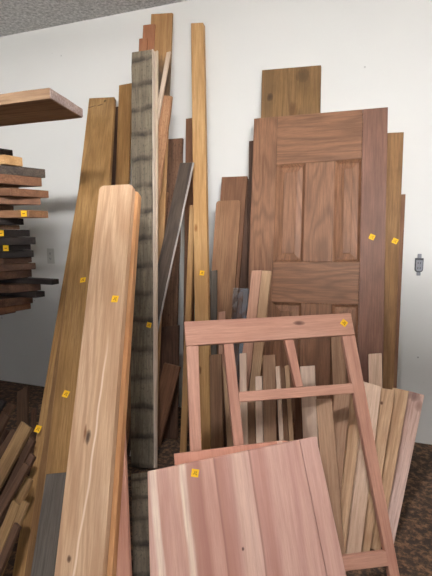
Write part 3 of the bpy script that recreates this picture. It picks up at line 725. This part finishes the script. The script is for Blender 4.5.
#        label, end px, top px, bottom px, near dist, width, material, skew
RB = [
 ('dark plank end, topmost of the rack stack', 13, 146.5, 159.5, 1.25, .26, 'dark', .10, 0),
 ('pale yellow board end near the top of the rack stack', 23, 159.5, 168.5, 1.20, .10, 'tan', .02, 1),
 ('grey weathered board end, the longest in the upper rack stack', 45.5, 168.5, 177.5, 1.25, .26, 'dark', .10, -2),
 ('brown board end directly under the longest grey one', 42, 177.5, 186.5, 1.25, .24, 'mahog', .08, -2),
 ('short rough dark board end under the upper grey and brown pair', 19, 186.5, 191, 1.25, .2, 'dkrough', .05, 2),
 ('long reddish board end jutting out in the upper rack stack', 49, 191, 198.5, 1.22, .2, 'mahog', .06, 0),
 ('reddish tapering board end just under the long reddish one', 41, 198.5, 205.5, 1.22, .16, 'mahog', .14, 1),
 ('short dark offcut end above the stickered tan board', 14, 205.5, 211.5, 1.25, .2, 'dkrough', .03, 0),
 ('tan pink rack board with a yellow sticker', 48.5, 211.5, 218.5, 1.2, .13, 'mahog2', .01, 0),
 ('short black board end under the stickered tan board', 24, 218.5, 225, 1.25, .18, 'black', .06, 2),
 ('dark brown board end above the black layer', 20, 225, 229.5, 1.24, .18, 'dkrough', .04, -3),
 ('black board end with a sticker high in the black layer', 30, 229.5, 236.5, 1.22, .16, 'black', .03, 0),
 ('black board end, longer one in the middle of the black layer', 36, 236.5, 244, 1.25, .17, 'black', .1, 3),
 ('black board end with a sticker low in the black layer', 31, 244, 249.5, 1.22, .16, 'black', .02, 0),
 ('black board end, lowest of the black layer', 34, 249.5, 256, 1.25, .16, 'black', .09, 3),
 ('dark walnut board end just under the black layer', 32, 256, 261.5, 1.23, .16, 'walnut', .03, -2),
 ('black walnut board end level with the outlet bottom', 36, 261.5, 268, 1.25, .17, 'walnut', .1, 2),
 ('thick walnut board end below the outlet level', 32, 268, 275.5, 1.25, .17, 'walnut', .05, 3),
 ('thin black stick jutting furthest right from the rack stack', 59, 275.5, 280.5, 1.15, .05, 'black', .0, 0),
 ('walnut board end directly under the furthest jutting stick', 41, 280.5, 288, 1.22, .14, 'walnut', .08, 3),
 ('thin black stick end, the lower of two jutting sticks', 45, 288, 293.5, 1.15, .06, 'black', .01, 1),
 ('walnut board end under the lower jutting stick', 33, 293.5, 301, 1.25, .17, 'walnut', .06, 4),
 ('brown board end, second lowest of the rack stack', 31, 301, 307, 1.25, .18, 'mahog', .05, 4),
 ('short brown board end, lowest of the rack stack', 16, 307, 312, 1.25, .18, 'dkrough', .04, 2),
]
zt = None
base_z = on_y((20, 312), 1.05).z
zs = [zpx(r[2]) for r in RB] + [zpx(RB[-1][3])]
sc_ = zs[-1] - base_z
REP.append('RACK z top %.3f bottom %.3f' % (zs[0], zs[-1]))
ST = {8: (24, 214), 11: (1.5, 238), 13: (6, 248)}
for i, r in enumerate(RB):
    z1, z0 = zs[i], zs[i + 1]
    if i == len(RB) - 1: z0 = base_z
    rack_board(r[0], r[1], (r[2] + r[3]) / 2, z0, z1, r[4], r[5], r[6], r[8], ST.get(i), r[7])
# big plank on the upper arms
PZ = 1.846
pn, pf = on_z((50, 98.5), PZ), on_z((82.5, 118), PZ)
REP.append('PLANK near %s far %s' % (tuple(round(v, 2) for v in pn), tuple(round(v, 2) for v in pf)))
wdt = pf.y - pn.y
L = pf.x + 3.42
mw = Matrix(((0, 0, 1, -3.42), (1, 0, 0, pn.y), (0, 1, 0, PZ), (0, 0, 0, 1)))
big = link('rack_plank', prism(wobble_outline([(0, 0), (wdt, 0), (wdt, L), (0, L - (pf.x - pn.x))], .0015), .040, .003),
   wood('rack_plank', (166, 128, 92), (106, 76, 54), (178, 140, 104), grain=.4, fine=.5, rough=.85, blotch=.3), None, mw)
tag(big, 'thick brown plank jutting in alone from the upper left', 'plank')
link('end_grain', prism([(0, L - (pf.x - pn.x) + .0005), (wdt, L + .0005), (wdt, L + .003), (0, L - (pf.x - pn.x) + .003)], .036, .0008, .002),
     wood('pale_end_grain', (186, 160, 150), (120, 92, 84), (200, 176, 164), grain=.2, fine=.6, speck=.4), big, mw)['label'] = 'pale cracked end grain'

# ------------------------------------------------------------------ light
TUBE = 620
def area(name, loc, rot, sx, sy, power, col):
    d = bpy.data.lights.new(name, 'AREA'); d.shape = 'RECTANGLE'; d.size = sx; d.size_y = sy; d.energy = power; d.color = col
    o = bpy.data.objects.new(name, d); COL.objects.link(o); o.location = loc; o.rotation_euler = rot; return o
em = bpy.data.materials.new('lit_tube'); em.use_nodes = True
eb = em.node_tree.nodes['Principled BSDF']; eb.inputs['Emission Color'].default_value = (.965, .98, 1, 1); eb.inputs['Emission Strength'].default_value = TUBE
for LX, LY, lab in ((.35, -5.2, 'added unseen twin tube light nearest the lumber'), (1.1, -5.25, 'added unseen twin tube light between two others'), (1.9, -5.3, 'added unseen twin tube light nearest the right wall')):  # tube fixtures added out of view to light the upper wall
    mwl = Matrix.Translation((LX, LY, CEIL)) @ Matrix.Rotation(math.radians(70), 4, 'Z')
    lamp = empty('added_tube_light', mwl); tag(lamp, lab, 'light', 'added tube lights out of view')
    link('housing', box(-.64, .64, -.09, .09, -.065, -.0005, .004), M['white_plastic'], lamp, mwl)
    for sy in (-1, 1):
        bm = bmesh.new(); bmesh.ops.create_cone(bm, cap_ends=True, segments=16, radius1=.016, radius2=.016, depth=1.2, matrix=Matrix.Rotation(PI / 2, 4, 'Y'))
        link('tube', bm, em, lamp, mwl @ Matrix.Translation((0, sy * .05, -.088)))
sd = bpy.data.lights.new('added_fill_spot', 'SPOT'); sd.energy = 190; sd.color = (.97, .97, 1); sd.spot_size = math.radians(76); sd.spot_blend = 1.; sd.shadow_soft_size = .12  # spot added overhead to brighten the foreground; no such lamp is seen
so = bpy.data.objects.new('added_fill_spot', sd); COL.objects.link(so); so.location = (-.25, -2.75, CEIL - .06)
so.rotation_euler = (Vector((-.45, -1.55, 0)) - so.location).to_track_quat('-Z', 'Y').to_euler()
# daylight through the open garage front
area('garage_daylight', ((X0 + X1) / 2 + .3, YF + .1, 1.1), (math.radians(90), 0, 0), 5.0, 2.1, 20, (.78, .88, 1))
wd_ = bpy.data.worlds.new('sky'); SC.world = wd_; wd_.use_nodes = True
bgn = wd_.node_tree.nodes['Background']; bgn.inputs[0].default_value = (.75, .86, 1, 1); bgn.inputs[1].default_value = .2
SC.view_settings.view_transform = 'Standard'; SC.view_settings.look = 'None'; SC.view_settings.gamma = 1
SC.view_settings.use_curve_mapping = False; SC.view_settings.exposure = 0.0
for l in REP: print('REP', l)
